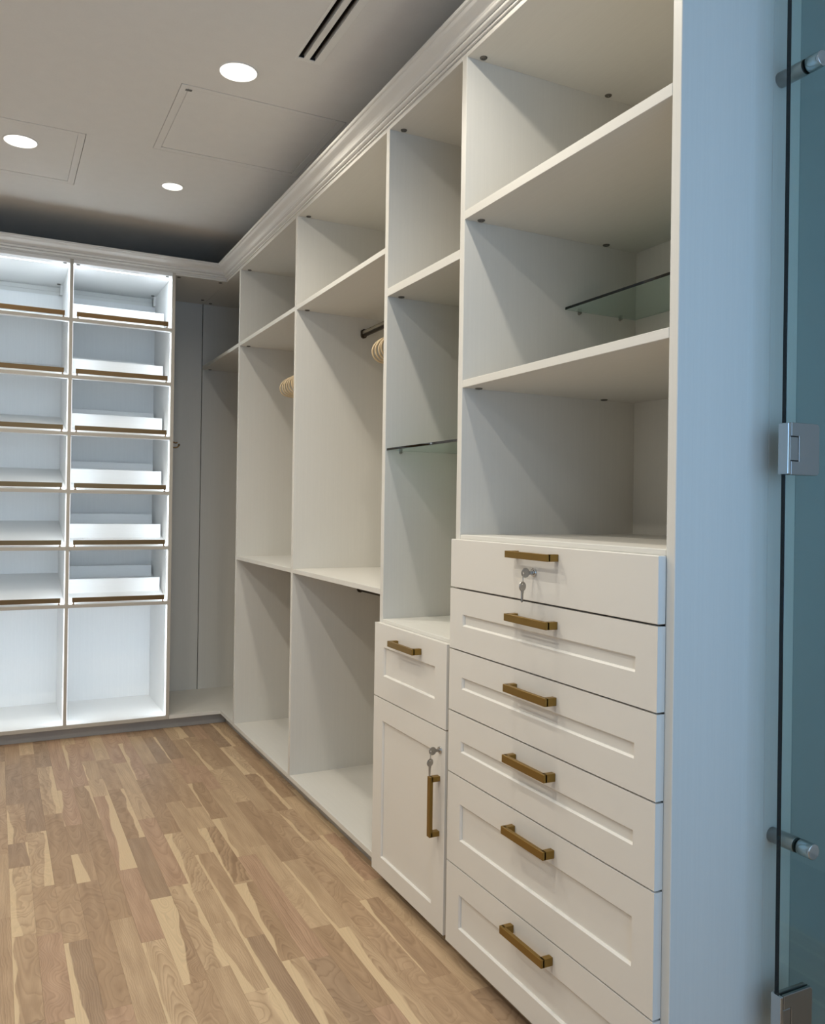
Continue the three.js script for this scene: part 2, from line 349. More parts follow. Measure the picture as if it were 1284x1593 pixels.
{
  const y = CEIL, [x0, x1] = slotX, [z0, z1] = slotZ, g = 0.008;
  const o = thing('slot_vent', 'long white ceiling air vent with two dark slots', 'vent', P((x0 + x1) / 2, y, (z0 + z1) / 2));
  const a0 = 0.7655, a1 = 0.7822, b0 = 0.7995, b1 = 0.8165;
  part('frame', [box(x0 - 0.002, a0, y - 0.001, y + 0.012, z0 - 0.002, z1), box(b1, x1 + 0.002, y - 0.001, y + 0.012, z0 - 0.002, z1), box(a0, b1, y - 0.001, y + 0.012, z0 - 0.002, z0 + 0.012)], M.trim, o);
  part('divider', box(a1, b0, y - 0.001, y + 0.012, z0 + 0.012, z1), M.trim, o);
  part('back_box', [box(a0, b1, y + 0.0008, y + 0.06, z0 + 0.012, z0 + 0.0145), box(x0, x1, y + 0.06, y + 0.065, z0, z1), box(x0, x0 + 0.004, y + 0.012, y + 0.06, z0, z1), box(x1 - 0.004, x1, y + 0.012, y + 0.06, z0, z1), box(x0, x1, y + 0.012, y + 0.06, z0, z0 + 0.004)], M.black, o);
  for (const [p, q] of [[a0, a1], [b0, b1]]) part('blade', box(p + (q - p) * 0.66, p + (q - p) * 0.76, y + 0.004, y + 0.02, z0 + 0.012, z1, 0.0005), M.dark, o);
}

/* ------------------------------------------------------------------ crown moulding and plinths */
const ZB = -4.0365;                  // front plane of the back cabinet; the right run has its front plane at x = 1
const profile = (() => {
  const p = [[0.0003, 1.1005], [0.0050, 1.1005], [0.0050, 1.1055], [0.0034, 1.1060], [0.0034, 1.1072]];
  const arc = (cx, cy, rx, ry, a0, a1, n) => { for (let i = 0; i <= n; i++) { const a = a0 + (a1 - a0) * i / n; p.push([cx + rx * Math.cos(a), cy + ry * Math.sin(a)]); } };
  arc(0.0105, 1.1122, 0.0045, 0.0050, -Math.PI / 2, Math.PI / 2 - 0.3, 7);   // lower bead
  p.push([0.0130, 1.1176]);
  arc(0.0185, 1.1222, 0.0045, 0.0046, -Math.PI / 2, Math.PI / 2 - 0.3, 7);   // upper bead
  p.push([0.0215, 1.1278]);
  for (let i = 0; i <= 12; i++) { const u = i / 12; p.push([0.0225 + 0.0285 * (u - Math.sin(2 * Math.PI * u) / (2 * Math.PI) * 0.75), 1.1290 + 0.0215 * u]); } // long ogee
  p.push([0.0535, 1.1512]);
  arc(0.0535, 1.1550, 0.0036, 0.0036, -Math.PI / 2, 0.2, 5);
  p.push([0.0570, 1.1600], [0.0003, 1.1600]);
  return p;
})();
function sweep(place) { // place(o, y, end) -> world point at the two ends
  const pos = [], n = profile.length;
  for (let i = 0; i < n; i++) {
    const [a, b] = [profile[i], profile[(i + 1) % n]];
    const q = [place(...a, 0), place(...b, 0), place(...b, 1), place(...a, 1)];
    for (const k of [0, 1, 2, 0, 2, 3]) pos.push(...q[k].toArray());
  }
  const tri = THREE.ShapeUtils.triangulateShape(profile.map(([o, y]) => new THREE.Vector2(o, y)), []);
  for (const e of [0, 1]) for (const t of tri) for (const k of (e ? t : [...t].reverse())) pos.push(...place(...profile[k], e).toArray());
  const g = new THREE.BufferGeometry(); g.setAttribute('position', new THREE.Float32BufferAttribute(pos, 3));
  g.setAttribute('uv', new THREE.Float32BufferAttribute(new Float32Array(pos.length / 3 * 2), 2));
  return toCreasedNormals(g, 0.7);
}
single('crown_moulding', sweep((o, y, e) => P(1 - o, y, e ? ZB + o + 0.0004 : -1.019)), M.crown, 'white stepped crown moulding along the top of the right-hand open cabinets', 'crown moulding', P(1, 1.1005, -2.5));
single('crown_moulding', sweep((o, y, e) => P(e ? -1.0 : 1 - o, y, ZB + o)), M.crown, 'white stepped crown moulding above the lit shoe cabinet on the back wall', 'crown moulding', P(0.3, 1.1005, ZB));
single('toe_kick', box(1.035, 1.05, FLOOR, -1.0288, -4.08, -1.0412), M.toe, 'low recessed plinth board under the right-hand cabinets', 'plinth', P(1.04, FLOOR, -2.5));
single('toe_kick', box(-1.0, 1.034, FLOOR, -1.0255, -4.0915, -4.0765), M.toe, 'low grey plinth board under the lit shoe cabinet', 'plinth', P(0.3, FLOOR, -4.08));

/* ------------------------------------------------------------------ cabinet pieces */
const XF = 1.0, XB = 1.537, XBB = 1.55;      // front, inner back and outer back of the right run
const t = 0.0212;                            // board thickness of the right run
const DIV = [-3.79, -2.982, -2.1715, -1.735]; // dividers by their middle
const TOPU = 1.087, TOPT = 1.1035, BOT = -1.0115, BOTU = -1.0285;
function camLock(x, y, z, parent) { // round connector cap on the underside of a board
  const at = P(x, y, z);
  part('connector_cap', turned([[0.0015, 0.0030], [0.0035, 0.0024], [0.0050, 0.0036], [0.0088, 0.0030], [0.0100, 0.0012], [0.0102, -0.0002]], at, new THREE.Vector3(0, -1, 0), 20), M.cam, parent);
}
function shelfBoard(o, y0, y1, z0, z1, caps = true, x0 = XF, name = 'shelf') {
  const m = part(name, box(x0, XB, y0, y1, z0, z1, 0.0008, 'z'), M.white, o);
  if (caps) for (const x of [1.037, 1.42]) { camLock(x, y0, z0 + 0.016, m); camLock(x, y0, z1 - 0.016, m); }
  return m;
}
function railWithBrackets(o, y, za, zb) { // oval hanging rail with a socket at each end
  const x = 1.2735, s = new THREE.Shape();
  const w = 0.0075, h = 0.015;
  s.absarc(0, U * 0 + h - w, w, 0, Math.PI, false); s.absarc(0, -h + w, w, Math.PI, 2 * Math.PI, false); s.closePath();
  const g = new THREE.ExtrudeGeometry(s, { depth: U * (zb - za), bevelEnabled: false, curveSegments: 10 });
  const c = P(x, y, za); g.translate(c.x, c.y, c.z);
  const m = part('hanging_rail', g, M.dark, o);
  part('rail_insert', mbox(c.x - w - 0.0012, c.x - w + 0.002, c.y - h + 0.0125, c.y + h - 0.0050, U * za + 0.012, U * zb - 0.012, 0.0008, 'z'), M.insert, m);
  for (const [z, d] of [[za, 1], [zb, -1]]) {
    const q = new THREE.Shape(); const W = 0.0115, H = 0.0185;
    q.absarc(0, H - W, W, 0, Math.PI, false); q.absarc(0, -H + W, W, Math.PI, 2 * Math.PI, false); q.closePath();
    const e = new THREE.ExtrudeGeometry(q, { depth: 0.011, bevelEnabled: true, bevelSize: 0.001, bevelThickness: 0.001, bevelSegments: 1, curveSegments: 10 });
    const p = P(x, y, z); e.translate(p.x, p.y, p.z + (d > 0 ? 0.001 : -0.012));
    part('socket', e, M.dark, m);
  }
}
// square-section bow handle: bar from z0 to z1 (or y0 to y1) standing off the front face
function handleGeo(xf, y0, y1, z0, z1, vertical) {
  const d = 0.028, th = 0.0085, leg = 0.0125;
  const bar = box(xf - d, xf - d + th, y0, y1, z0, z1, 0.0006);
  const legs = vertical
    ? [box(xf - d + th * 0.5, xf, y0, y0 + leg, z0, z1, 0.0006), box(xf - d + th * 0.5, xf, y1 - leg, y1, z0, z1, 0.0006)]
    : [box(xf - d + th * 0.5, xf, y0, y1, z0, z0 + leg, 0.0006), box(xf - d + th * 0.5, xf, y0, y1, z1 - leg, z1, 0.0006)];
  return [bar, ...legs];
}
// shaker front facing -x: frame with bevelled inner edge, and a recessed panel
function shakerFront(name, o, xf, xb, y0, y1, z0, z1, inset, flat) {
  if (flat) return part(name, box(xf, xb, y0, y1, z0, z1, 0.0012), M.front, o);
  const [iy0, iy1, iz0, iz1] = inset, r = 0.0058, bev = 0.0034;
  const a = (x, y, z) => P(x, y, z).toArray();
  const pos = [];
  const Q = (p, q, u, v) => { for (const k of [p, q, u, p, u, v]) pos.push(...k); };
  const loop = (e) => [[iy0 - e, iz0 - e], [iy0 - e, iz1 + e], [iy1 + e, iz1 + e], [iy1 + e, iz0 - e]];
  const outer = [[y0, z0], [y0, z1], [y1, z1], [y1, z0]], L0 = loop(bev), L1 = loop(0);
  for (let i = 0; i < 4; i++) {
    const j = (i + 1) % 4;
    Q(a(xf, ...outer[i]), a(xf, ...outer[j]), a(xf, ...L0[j]), a(xf, ...L0[i]));
    Q(a(xf, ...L0[i]), a(xf, ...L0[j]), a(xf + bev, ...L1[j]), a(xf + bev, ...L1[i]));
    Q(a(xf + bev, ...L1[i]), a(xf + bev, ...L1[j]), a(xf + r + 0.001, ...L1[j]), a(xf + r + 0.001, ...L1[i]));
    Q(a(xb, ...outer[j]), a(xf, ...outer[j]), a(xf, ...outer[i]), a(xb, ...outer[i]).slice());
  }
  Q(a(xb, ...outer[0]), a(xb, ...outer[3]), a(xb, ...outer[2]), a(xb, ...outer[1]));
  const g = new THREE.BufferGeometry(); g.setAttribute('position', new THREE.Float32BufferAttribute(pos, 3));
  g.setAttribute('uv', new THREE.Float32BufferAttribute(new Float32Array(pos.length / 3 * 2), 2)); g.computeVertexNormals();
  const m = part(name, g, M.front, o);
  part('recessed_panel', box(xf + r, xb - 0.003, iy0 - 0.0005, iy1 + 0.0005, iz0 - 0.0005, iz1 + 0.0005, 0.0001), M.front, m);
  return m;
}
function lockGeo(xf, y, z) {
  const at = P(xf, y, z), d = new THREE.Vector3(-1, 0, 0);
  return [turned([[0, 0.0035], [0.0066, 0.0035], [0.0072, 0.0045], [0.0090, 0.0042], [0.0098, 0.0024], [0.0100, -0.0005]], at, d, 28), turned([[0, 0.0058], [0.0045, 0.0058], [0.0052, 0.0050], [0.0054, 0.003]], at, d, 20)];
}
// two small keys, one in the lock and one hanging from it on a ring
function keyGeo() { // key in its own axes: bow centred at the origin, blade towards -y, flat in x-y
  const bow = new THREE.Shape(); bow.absarc(0, 0, 0.0105, 0, Math.PI * 2, false);
  const hole = new THREE.Path(); hole.absellipse(0, 0.0055, 0.0030, 0.0022, 0, Math.PI * 2, true); bow.holes.push(hole);
  const blade = new THREE.Shape(); blade.moveTo(-0.0042, -0.009); blade.lineTo(0.0042, -0.009); blade.lineTo(0.0036, -0.014);
  for (let i = 0; i < 5; i++) { blade.lineTo(0.0034 - 0.0002 * i, -0.0155 - i * 0.0034); blade.lineTo(0.0022, -0.0172 - i * 0.0034); }
  blade.lineTo(0.0020, -0.0335); blade.lineTo(0, -0.0355); blade.lineTo(-0.0022, -0.0335); blade.lineTo(-0.0036, -0.014); blade.closePath();
  const e = { depth: 0.0016, bevelEnabled: true, bevelSize: 0.0004, bevelThickness: 0.0004, bevelSegments: 1, curveSegments: 18 };
  const g = [new THREE.ExtrudeGeometry(bow, e), new THREE.ExtrudeGeometry(blade, e)];
  g.forEach((q) => q.translate(0, 0, -0.0008));
  return joined(g);
}
function keySet(xf, y, z, label) {
  const at = P(xf, y, z), o = thing('key_set', label, 'keys', at);
  const k1 = keyGeo(); k1.rotateZ(Math.PI / 2); // blade towards +x, into the lock
  k1.translate(at.x - 0.0240, at.y - 0.0005, at.z);
  part('key', k1, M.nickel, o);
  const rc = new THREE.Vector3(at.x - 0.0300, at.y - 0.0140, at.z);
  const ring = new THREE.TorusGeometry(0.0105, 0.0007, 8, 28); ring.rotateY(Math.PI / 2 - 0.55); ring.translate(rc.x, rc.y, rc.z);
  part('key_ring', ring, M.nickel, o);
  const k2 = keyGeo(); k2.rotateY(0.25); k2.rotateZ(-0.03); k2.translate(rc.x - 0.0015, rc.y - 0.0165, rc.z + 0.0006);
  part('key', k2, M.nickel, o);
  return o;
}

/* ------------------------------------------------------------------ right run, far to near */
// open hanging bay nearest the corner
function hangingBay(label, zl, zr, leftName) {
  const o = thing('wardrobe_unit', label, 'wardrobe', P(1.27, FLOOR, (zl + zr) / 2));
  const za = zl + t / 2, zb = zr - t / 2;
  part('side_panel', box(XF, XBB, BOTU, TOPT, zl - t / 2, za), M.white, o);
  part('back_panel', box(XB, XBB, BOTU, TOPT, za, zb, 0.0003), M.white, o);
  const top = part('top_panel', box(XF, XB, TOPU, TOPT, za, zb, 0.0008, 'z'), M.white, o);
  for (const x of [1.037, 1.42]) { camLock(x, TOPU, za + 0.016, top); camLock(x, TOPU, zb - 0.016, top); }
  shelfBoard(o, 0.7345, 0.7515, za, zb);
  shelfBoard(o, -0.2537, -0.2372, za, zb);
  part('bottom_panel', box(XF, XB, BOTU, BOT, za, zb, 0.0008, 'z'), M.white, o);
  railWithBrackets(o, 0.6725, za, zb);
  railWithBrackets(o, -0.3165, za, zb);
  return o;
}
hangingBay('white open hanging unit beside the corner, holding the larger bunch of hangers', DIV[0], DIV[1]);
hangingBay('white open hanging unit beside the narrow door cabinet, with a bronze rail in view', DIV[1], DIV[2]);

{ // corner niche between the lit shoe cabinet and the right run
  const o = thing('corner_unit', 'white empty corner unit in shadow between the lit shoe cabinet and the hanging bays', 'cabinet', P(1.1, FLOOR, -4.2));
  const zb = DIV[0] - t / 2, x0 = 0.7545, zk = -4.555;
  part('back_panel', box(x0, 0.9975, BOT, TOPT, zk - 0.012, zk, 0.0015), M.white, o);
  part('back_panel', box(1.0005, XBB, BOT, TOPT, zk - 0.012, zk + 0.003, 0.0015), M.white, o);
  part('side_panel', box(XB, XBB, BOTU, TOPT, zk + 0.003, zb, 0.0003), M.white, o);
  part('bottom_panel', [box(x0, XB, BOTU + 0.003, BOT + 0.003, zk, ZB, 0.0008, 'x'), box(XF, XB, BOTU + 0.003, BOT + 0.003, ZB, zb, 0.0002, 'x')], M.white, o);
  const a = part('top_panel', box(x0, 0.9995, TOPU + 0.004, TOPT, zk, ZB, 0.0008, 'x'), M.white, o);
  camLock(0.775, TOPU + 0.004, ZB - 0.03, a); camLock(0.975, TOPU + 0.004, ZB - 0.03, a); camLock(0.975, TOPU + 0.004, ZB - 0.42, a);
  const b = part('top_panel', box(1.0005, XB, TOPU + 0.004, TOPT, zk + 0.003, zb, 0.0008, 'z'), M.white, o);
  camLock(1.03, TOPU + 0.004, -4.515, b); camLock(1.42, TOPU + 0.004, -4.515, b);
  const s = part('shelf', box(XF, XB, 0.7345, 0.7515, zk + 0.003, zb, 0.0008, 'z'), M.white, o);
  for (const x of [1.037, 1.42]) { camLock(x, 0.7345, -4.53, s); camLock(x, 0.7345, zb - 0.016, s); }
}
{ // narrow cabinet: open shelves over a drawer and a door
  const zl = DIV[2], zr = DIV[3], za = zl + t / 2, zb = zr - t / 2;
  const o = thing('narrow_cabinet', 'narrow white cabinet with open shelves above one drawer and a lockable door', 'cabinet', P(1.27, FLOOR, (zl + zr) / 2));
  part('side_panel', box(XF, XBB, BOTU, TOPT, zl - t / 2, za), M.white, o);
  part('back_panel', box(XB, XBB, BOTU, TOPT, za, zb, 0.0003), M.white, o);
  const top = part('top_panel', box(XF, XB, TOPU, TOPT, za, zb, 0.0008, 'z'), M.white, o);
  for (const x of [1.037, 1.42]) { camLock(x, TOPU, za + 0.016, top); camLock(x, TOPU, zb - 0.016, top); }
  shelfBoard(o, 0.6055, 0.6285, za, zb);
  part('counter', box(XF + 0.0006, XB, -0.3335, -0.3220, za, zb, 0.0012, 'z'), M.white, o);
  part('bottom_panel', box(XF, XB, BOTU, BOT, za, zb, 0.0008, 'z'), M.white, o);
  const f0 = -2.1800, f1 = -1.7545, xf = 0.985, xb = 0.9995;
  const d = shakerFront('drawer', o, xf, xb, -0.5405, -0.3325, f0, f1, [-0.4740, -0.3995, -2.1150, -1.8170]);
  part('handle', handleGeo(xf, -0.3795, -0.3640, -2.0370, -1.8880), M.brass, d, 'brushed brass bar handle');
  const dr = shakerFront('door', o, xf, xb, -1.0380, -0.5435, f0, f1, [-0.9850, -0.6075, -2.1180, -1.8210]);
  part('handle', handleGeo(xf, -0.8060, -0.6590, -1.7935, -1.7785, true), M.brass, dr, 'vertical brushed brass bar handle');
  part('lock', lockGeo(xf, -0.5945, -1.7800), M.chrome, dr);
  keySet(xf, -0.5945, -1.7800, 'two small metal keys hanging from the lock of the narrow cabinet door');
}
{ // drawer cabinet with open shelves above and the tall end panel
  const zl = DIV[3], za = zl + t / 2, zb = -1.0405;
  const o = thing('drawer_cabinet', 'white cabinet nearest the glass door with six drawers below open shelves', 'cabinet', P(1.27, FLOOR, -1.4));
  part('side_panel', box(XF, XBB, BOTU, TOPT, zl - t / 2, za), M.white, o);
  part('end_panel', [box(XF, 1.2165, FLOOR, TOPT, zb, -1.0195, 0.0012), box(1.2165, XBB, FLOOR, TOPT, zb, -1.040, 0.0002)], M.white, o, 'tall white end panel facing the glass door');
  part('filler_strip', box(1.2180, 1.2825, FLOOR, TOPT, -1.0395, -1.0205, 0.0012), M.white, o);
  part('back_panel', box(XB, XBB, BOTU, TOPT, za, zb, 0.0003), M.white, o);
  const top = part('top_panel', box(XF, XB, TOPU, TOPT, za, zb, 0.0008, 'z'), M.white, o);
  for (const x of [1.037, 1.42]) { camLock(x, TOPU, za + 0.016, top); camLock(x, TOPU, zb - 0.016, top); }
  shelfBoard(o, 0.6945, 0.7160, za, zb);
  shelfBoard(o, 0.2890, 0.3070, za, zb);
  part('counter', box(XF + 0.0006, XB, -0.0755, -0.0640, za, zb, 0.0012, 'z'), M.white, o);
  part('bottom_panel', box(XF, XB, BOTU, BOT, za, zb, 0.0008, 'z'), M.white, o);
  const cuts = [-0.0728, -0.1905, -0.3365, -0.4840, -0.6315, -0.8450, -1.0400], xf = 0.9825, xb = 0.9995, f0 = -1.7365, f1 = -1.0385, g = 0.0018;
  const ins = [null, [-0.2735, -0.2530], [-0.4215, -0.4005], [-0.5695, -0.5500], [-0.7765, -0.6975], [-0.9820, -0.9090]];
  const hy = [[-0.1020, -0.0880], [-0.2345, -0.2195], [-0.3830, -0.3670], [-0.5305, -0.5145], [-0.6800, -0.6640], [-0.8885, -0.8720]];
  for (let i = 0; i < 6; i++) {
    const d = shakerFront('drawer', o, xf, xb, cuts[i + 1] + g, cuts[i] - g, f0, f1, ins[i] && [...ins[i], -1.6740, -1.0950], !ins[i]);
    if (i === 0) d.userData.label = 'flat top drawer front with a lock';
    part('handle', handleGeo(xf, ...hy[i], -1.4600, -1.3110), M.brass, d);
    if (i === 0) part('lock', lockGeo(xf, -0.1290, -1.3915), M.chrome, d);
  }
  keySet(xf, -0.1290, -1.3915, 'two small metal keys hanging from the lock of the flat top drawer');
}
// glass shelves on pins
function glassShelf(label, x0, y0, y1, za, zb) {
  const o = thing('glass_shelf', label, 'shelf', P((x0 + XB) / 2, y0, (za + zb) / 2));
  part('pane', box(x0, XB - 0.002, y0, y1, za + 0.0012, zb - 0.0020, 0.0005), M.glass, o);
  for (const z of [[za, 1], [zb, -1]]) for (const x of [x0 + 0.045, XB - 0.055]) {
    const a = P(x, y0 - 0.0035, z[0]), b = a.clone(); b.z += z[1] * 0.010;
    part('shelf_pin', [rod(a, b, 0.0032, 0.0032, 14), turned([[0.0055, 0.0003], [0.0055, 0.0005], [0.0055, 0.0022], [0, 0.0024]], a, new THREE.Vector3(0, 0, z[1]), 16)], M.nickel, o);
  }
}
glassShelf('half-depth clear glass shelf with green edge above the drawers', 1.301, 0.5128, 0.5196, DIV[3] + t / 2, -1.0405);
glassShelf('full-depth glass shelf with dark edge in the narrow cabinet', 1.004, 0.1620, 0.1685, DIV[2] + t / 2, DIV[3] - t / 2);

/* ------------------------------------------------------------------ hangers */
{
  const tube = (pts, r, n, closed) => new THREE.TubeGeometry(new THREE.CatmullRomCurve3(pts, closed, 'centripetal'), n, r, 8, closed);
  function hangerBody() { // flat loop in x-y, rail at the origin
    const k = U, pts = [];
    const half = [[0, -0.068], [0.020, -0.071], [0.06, -0.090], [0.11, -0.110], [0.155, -0.127], [0.188, -0.145], [0.205, -0.168], [0.204, -0.190], [0.190, -0.205], [0.165, -0.211], [0.10, -0.212], [0, -0.212]];
    for (const [x, y] of half) pts.push(new THREE.Vector3(-x * k, y * k, 0));
    for (const [x, y] of half.slice(1, -1).reverse()) pts.push(new THREE.Vector3(x * k, y * k, 0));
    const g = tube(pts, 0.0038, 110, true); g.scale(1, 1, 0.7); return g;
  }
  const bodyG = hangerBody();
  const hookPts = []; for (let i = 0; i <= 12; i++) { const a = -0.5 + (i / 12) * (Math.PI + 0.75); hookPts.push(new THREE.Vector3(Math.cos(a) * 0.0175, Math.sin(a) * 0.0175 + 0.0005, 0)); }
  hookPts.push(new THREE.Vector3(-0.010, -0.022, 0), new THREE.Vector3(-0.001, -0.040, 0), new THREE.Vector3(0, -0.078, 0));
  const hookG = tube(hookPts, 0.0016, 40, false);
  const proto = (label, group) => {
    const o = thing('clothes_hanger', label, 'hanger', new THREE.Vector3(), group);
    const b = shadowed(new THREE.Mesh(bodyG, M.hanger)); b.name = 'body'; o.add(b);
    const h = shadowed(new THREE.Mesh(hookG, M.nickel)); h.name = 'hook'; o.add(h);
    return o;
  };
  const r = rng(9);
  const first = proto('cream slim hanger in the larger bunch on the rail near the corner', 'hangers in the bay near the corner');
  const hang = (o, z, i) => { o.position.copy(P(1.2735 + (r() - 0.5) * 0.004, 0.6725, z)); o.position.y += 0.0008; o.rotation.y = (r() - 0.5) * 0.06; o.rotation.z = (r() - 0.5) * 0.012; };
  for (let i = 0; i < 12; i++) {
    const o = i ? first.clone() : first;
    if (i) { o.name = numbered('clothes_hanger'); scene.add(o); }
    hang(o, -3.372 + i * 0.0285 + r() * 0.010, i);
  }
  const label = 'cream slim hanger in the smaller bunch under the bronze rail';
  for (let i = 0; i < 8; i++) {
    const o = first.clone(); o.name = numbered('clothes_hanger'); scene.add(o);
    o.userData = { label, category: 'hanger', group: 'hangers in the bay beside the narrow cabinet' };
    hang(o, -2.420 + i * 0.0235 + r() * 0.008, i);
  }
}

/* ------------------------------------------------------------------ lit shoe cabinet on the back wall */
{
  const o = thing('shoe_cabinet', 'white shoe cabinet on the back wall lit by strips, with bronze-railed slanted shelves', 'cabinet', P(0.3, FLOOR, -4.28));
  const zk = -4.515, X = { ro: 0.7538, ri: 0.7393, dr: 0.3020, dl: 0.2875, li: -0.1500, lo: -0.1645 };
  const y0 = -1.0255, top0 = 1.0835, top1 = 1.1000, floor1 = -1.0085;
  part('side_panel', box(X.ri, X.ro, y0, top1, zk, ZB), M.shoe, o);
  part('side_panel', box(X.lo, X.li, y0, top1, zk, ZB), M.shoe, o);
  part('divider', box(X.dl, X.dr, y0, top1, zk, ZB), M.shoe, o);
  part('side_panel', box(-1.0, X.lo - 0.001, y0, top1, zk, ZB), M.shoe, o);
  const band = 0.0007;
  for (const [a, b] of [[X.ri, X.ro], [X.dl, X.dr], [X.lo, X.li]]) part('edge_band', box(a, b, y0, top1 - 0.0002, ZB, ZB + band, 0.0003), M.edge, o);
  const cols = [[X.dr, X.ri], [X.li, X.dl]];
  const tops = [0.8345, 0.5760, 0.3185, 0.0570, -0.2025, -0.4640], th = 0.0150, rise = 0.108;
  const stripG = { v: [], h: [] };
  cols.forEach(([x0, x1], c) => {
    part('back_panel', box(x0, x1, y0, 1.035, zk - 0.012, zk, 0.0003), M.shoe, o);
    const tp = part('top_panel', box(x0, x1, top0, top1, zk - 0.07, ZB, 0.0008, 'x'), M.shoe, o);
    for (const x of [x0 + 0.02, x1 - 0.02]) { camLock(x, top0, ZB - 0.02, tp); camLock(x, top0, zk + 0.045, tp); }
    part('bottom_panel', box(x0, x1, y0, floor1, zk, ZB, 0.0008, 'x'), M.shoe, o);
    part('edge_band', box(x0, x1, y0, floor1, ZB, ZB + band, 0.0003, 'x'), M.edge, o);
    // stepped moulding in the gap above the back panel, with a scribed end block
    part('moulding', [box(x0, x1 - 0.010, 1.058, top0, zk - 0.045, zk - 0.030, 0.003, 'x'), box(x0, x1 - 0.010, 1.035, 1.060, zk - 0.045, zk - 0.020, 0.003, 'x'), box(x0, x1, 1.0, top0, zk - 0.07, zk - 0.045, 0.0003, 'x')], M.crown, o);
    {
      const s = new THREE.Shape(), pts = [[0, 1.036], [0, 1.083], [-0.016, 1.083], [-0.017, 1.076], [-0.024, 1.072], [-0.024, 1.060], [-0.018, 1.057], [-0.017, 1.045], [-0.010, 1.040]];
      pts.forEach(([z, y], i) => (i ? s.lineTo(U * z, U * (y + EYE)) : s.moveTo(U * z, U * (y + EYE))));
      const g = new THREE.ExtrudeGeometry(s, { depth: 0.011, bevelEnabled: true, bevelSize: 0.0008, bevelThickness: 0.0008, bevelSegments: 1 });
      g.rotateY(-Math.PI / 2); g.translate(U * x1 - 0.0008, 0, U * (zk + 0.022));
      part('scribe_block', g, M.trim, o);
    }
    tops.forEach((y, i) => {
      // slanted board behind a straight front lip
      const s = new THREE.Shape(), zf = ZB;
      const p = [[zf, y - th], [zf, y], [zf - 0.012, y], [zk + 0.002, y + rise], [zk + 0.002, y + rise - 0.013], [zf - 0.03, y - th]];
      p.forEach(([z, yy], k) => (k ? s.lineTo(-U * z, U * (yy + EYE)) : s.moveTo(-U * z, U * (yy + EYE))));
      const g = new THREE.ExtrudeGeometry(s, { depth: U * (x1 - x0 - 0.0016), bevelEnabled: false });
      g.rotateY(Math.PI / 2); g.translate(U * (x0 + 0.0008), 0, 0);
      const sh = part('shelf', g, M.shoe, o);
      part('edge_band', box(x0, x1, y - th, y, ZB, ZB + band, 0.0003, 'x'), M.edge, sh);
      const surf = (z) => y + rise * (zf - 0.012 - z) / (zf - 0.012 - zk - 0.002);
      if (c === 0) {
        part('heel_board', box(x0 + 0.001, x1 - 0.010, surf(-4.20) - 0.004, surf(-4.20) + 0.066, -4.207, -4.198, 0.0008, 'x'), M.shoe, sh);
        part('heel_board', box(x0 + 0.001, x1 - 0.013, surf(-4.43) - 0.004, surf(-4.43) + 0.058, -4.437, -4.428, 0.0008, 'x'), M.shoe, sh);
      }
      // bronze fence: flat rail on a turned foot at each end
      const r0 = c ? x0 + 0.011 : x0 + 0.0165, r1 = c ? x1 - 0.019 : x1 - 0.0155, rz = ZB - 0.0065;
      const foot = (x) => turned([[0.0055, -0.0003], [0.0058, 0.0015], [0.0030, 0.0038], [0.0024, 0.0062], [0.0034, 0.0105], [0.0034, 0.0125]], P(x, y, rz), new THREE.Vector3(0, 1, 0), 18);
      part('shoe_rail', [box(r0, r1, y + 0.0095, y + 0.0305, rz - 0.0035, rz + 0.0035, 0.0006, 'x'), foot(r0 + 0.0055), foot(r1 - 0.0055)], M.bronze, sh);
    });
    // light strips: sunk in both sides behind the front edge, one run per compartment, and under the top
    const bounds = [top0, ...tops.flatMap((y) => [y + 0.004, y - th - 0.003]), floor1];
    for (let k = 0; k < bounds.length; k += 2) {
      const yb = bounds[k + 1], yt = bounds[k];
      for (const [x, dir] of [[x1, -1], [x0, 1]]) {
        part('led_strip', box(x, x + dir * 0.0022, yb + 0.003, yt - 0.003, ZB - 0.0235, ZB - 0.0140, 0.0004), M.strip, o);
        const l = new THREE.RectAreaLight(COOL, STRIP, 0.0105, U * (yt - yb - 0.008));
          const a = P(x + dir * 0.0035, (yb + yt) / 2, ZB - 0.0187);
        l.position.copy(a).sub(worldAt(o)); l.rotation.y = dir < 0 ? Math.PI / 2 - 1.1 : -Math.PI / 2 + 1.1; o.add(l);
      }
    }
    part('led_strip', box(x0 + 0.006, x1 - 0.006, top0 - 0.0022, top0, ZB - 0.0615, ZB - 0.0500, 0.0004), M.strip, o);
    const l = new THREE.RectAreaLight(COOL, STRIP, U * (x1 - x0 - 0.014), 0.0125);
    l.position.copy(P((x0 + x1) / 2, top0 - 0.0035, ZB - 0.0558).sub(worldAt(o)));
    l.rotation.x = -Math.PI / 2; o.add(l);
  });
}
{ // small hook on the outer side of the shoe cabinet
  const o = thing('robe_hook', 'small bronze hook on the shadowed outer side of the lit shoe cabinet', 'hook', P(0.754, 0.285, -4.10));
  const a = P(0.7538, 0.285, -4.095);
  part('back_plate', mbox(a.x, a.x + 0.004, a.y - 0.022, a.y + 0.030, a.z - 0.011, a.z + 0.011, 0.001), M.dark, o);
  const curve = (pts) => new THREE.TubeGeometry(new THREE.CatmullRomCurve3(pts.map(([x, y, z]) => new THREE.Vector3(a.x + x, a.y + y, a.z + z))), 20, 0.004, 10);
  part('prong', [curve([[0.003, -0.012, 0], [0.018, -0.015, 0], [0.034, -0.012, 0], [0.043, -0.001, 0]]), (() => { const s = new THREE.SphereGeometry(0.0062, 14, 10); s.translate(a.x + 0.043, a.y + 0.001, a.z); return s; })()], M.bronze, o);
  part('prong', [curve([[0.003, 0.014, 0], [0.014, 0.014, 0], [0.026, 0.010, 0], [0.034, 0.014, 0]])], M.bronze, o);
}

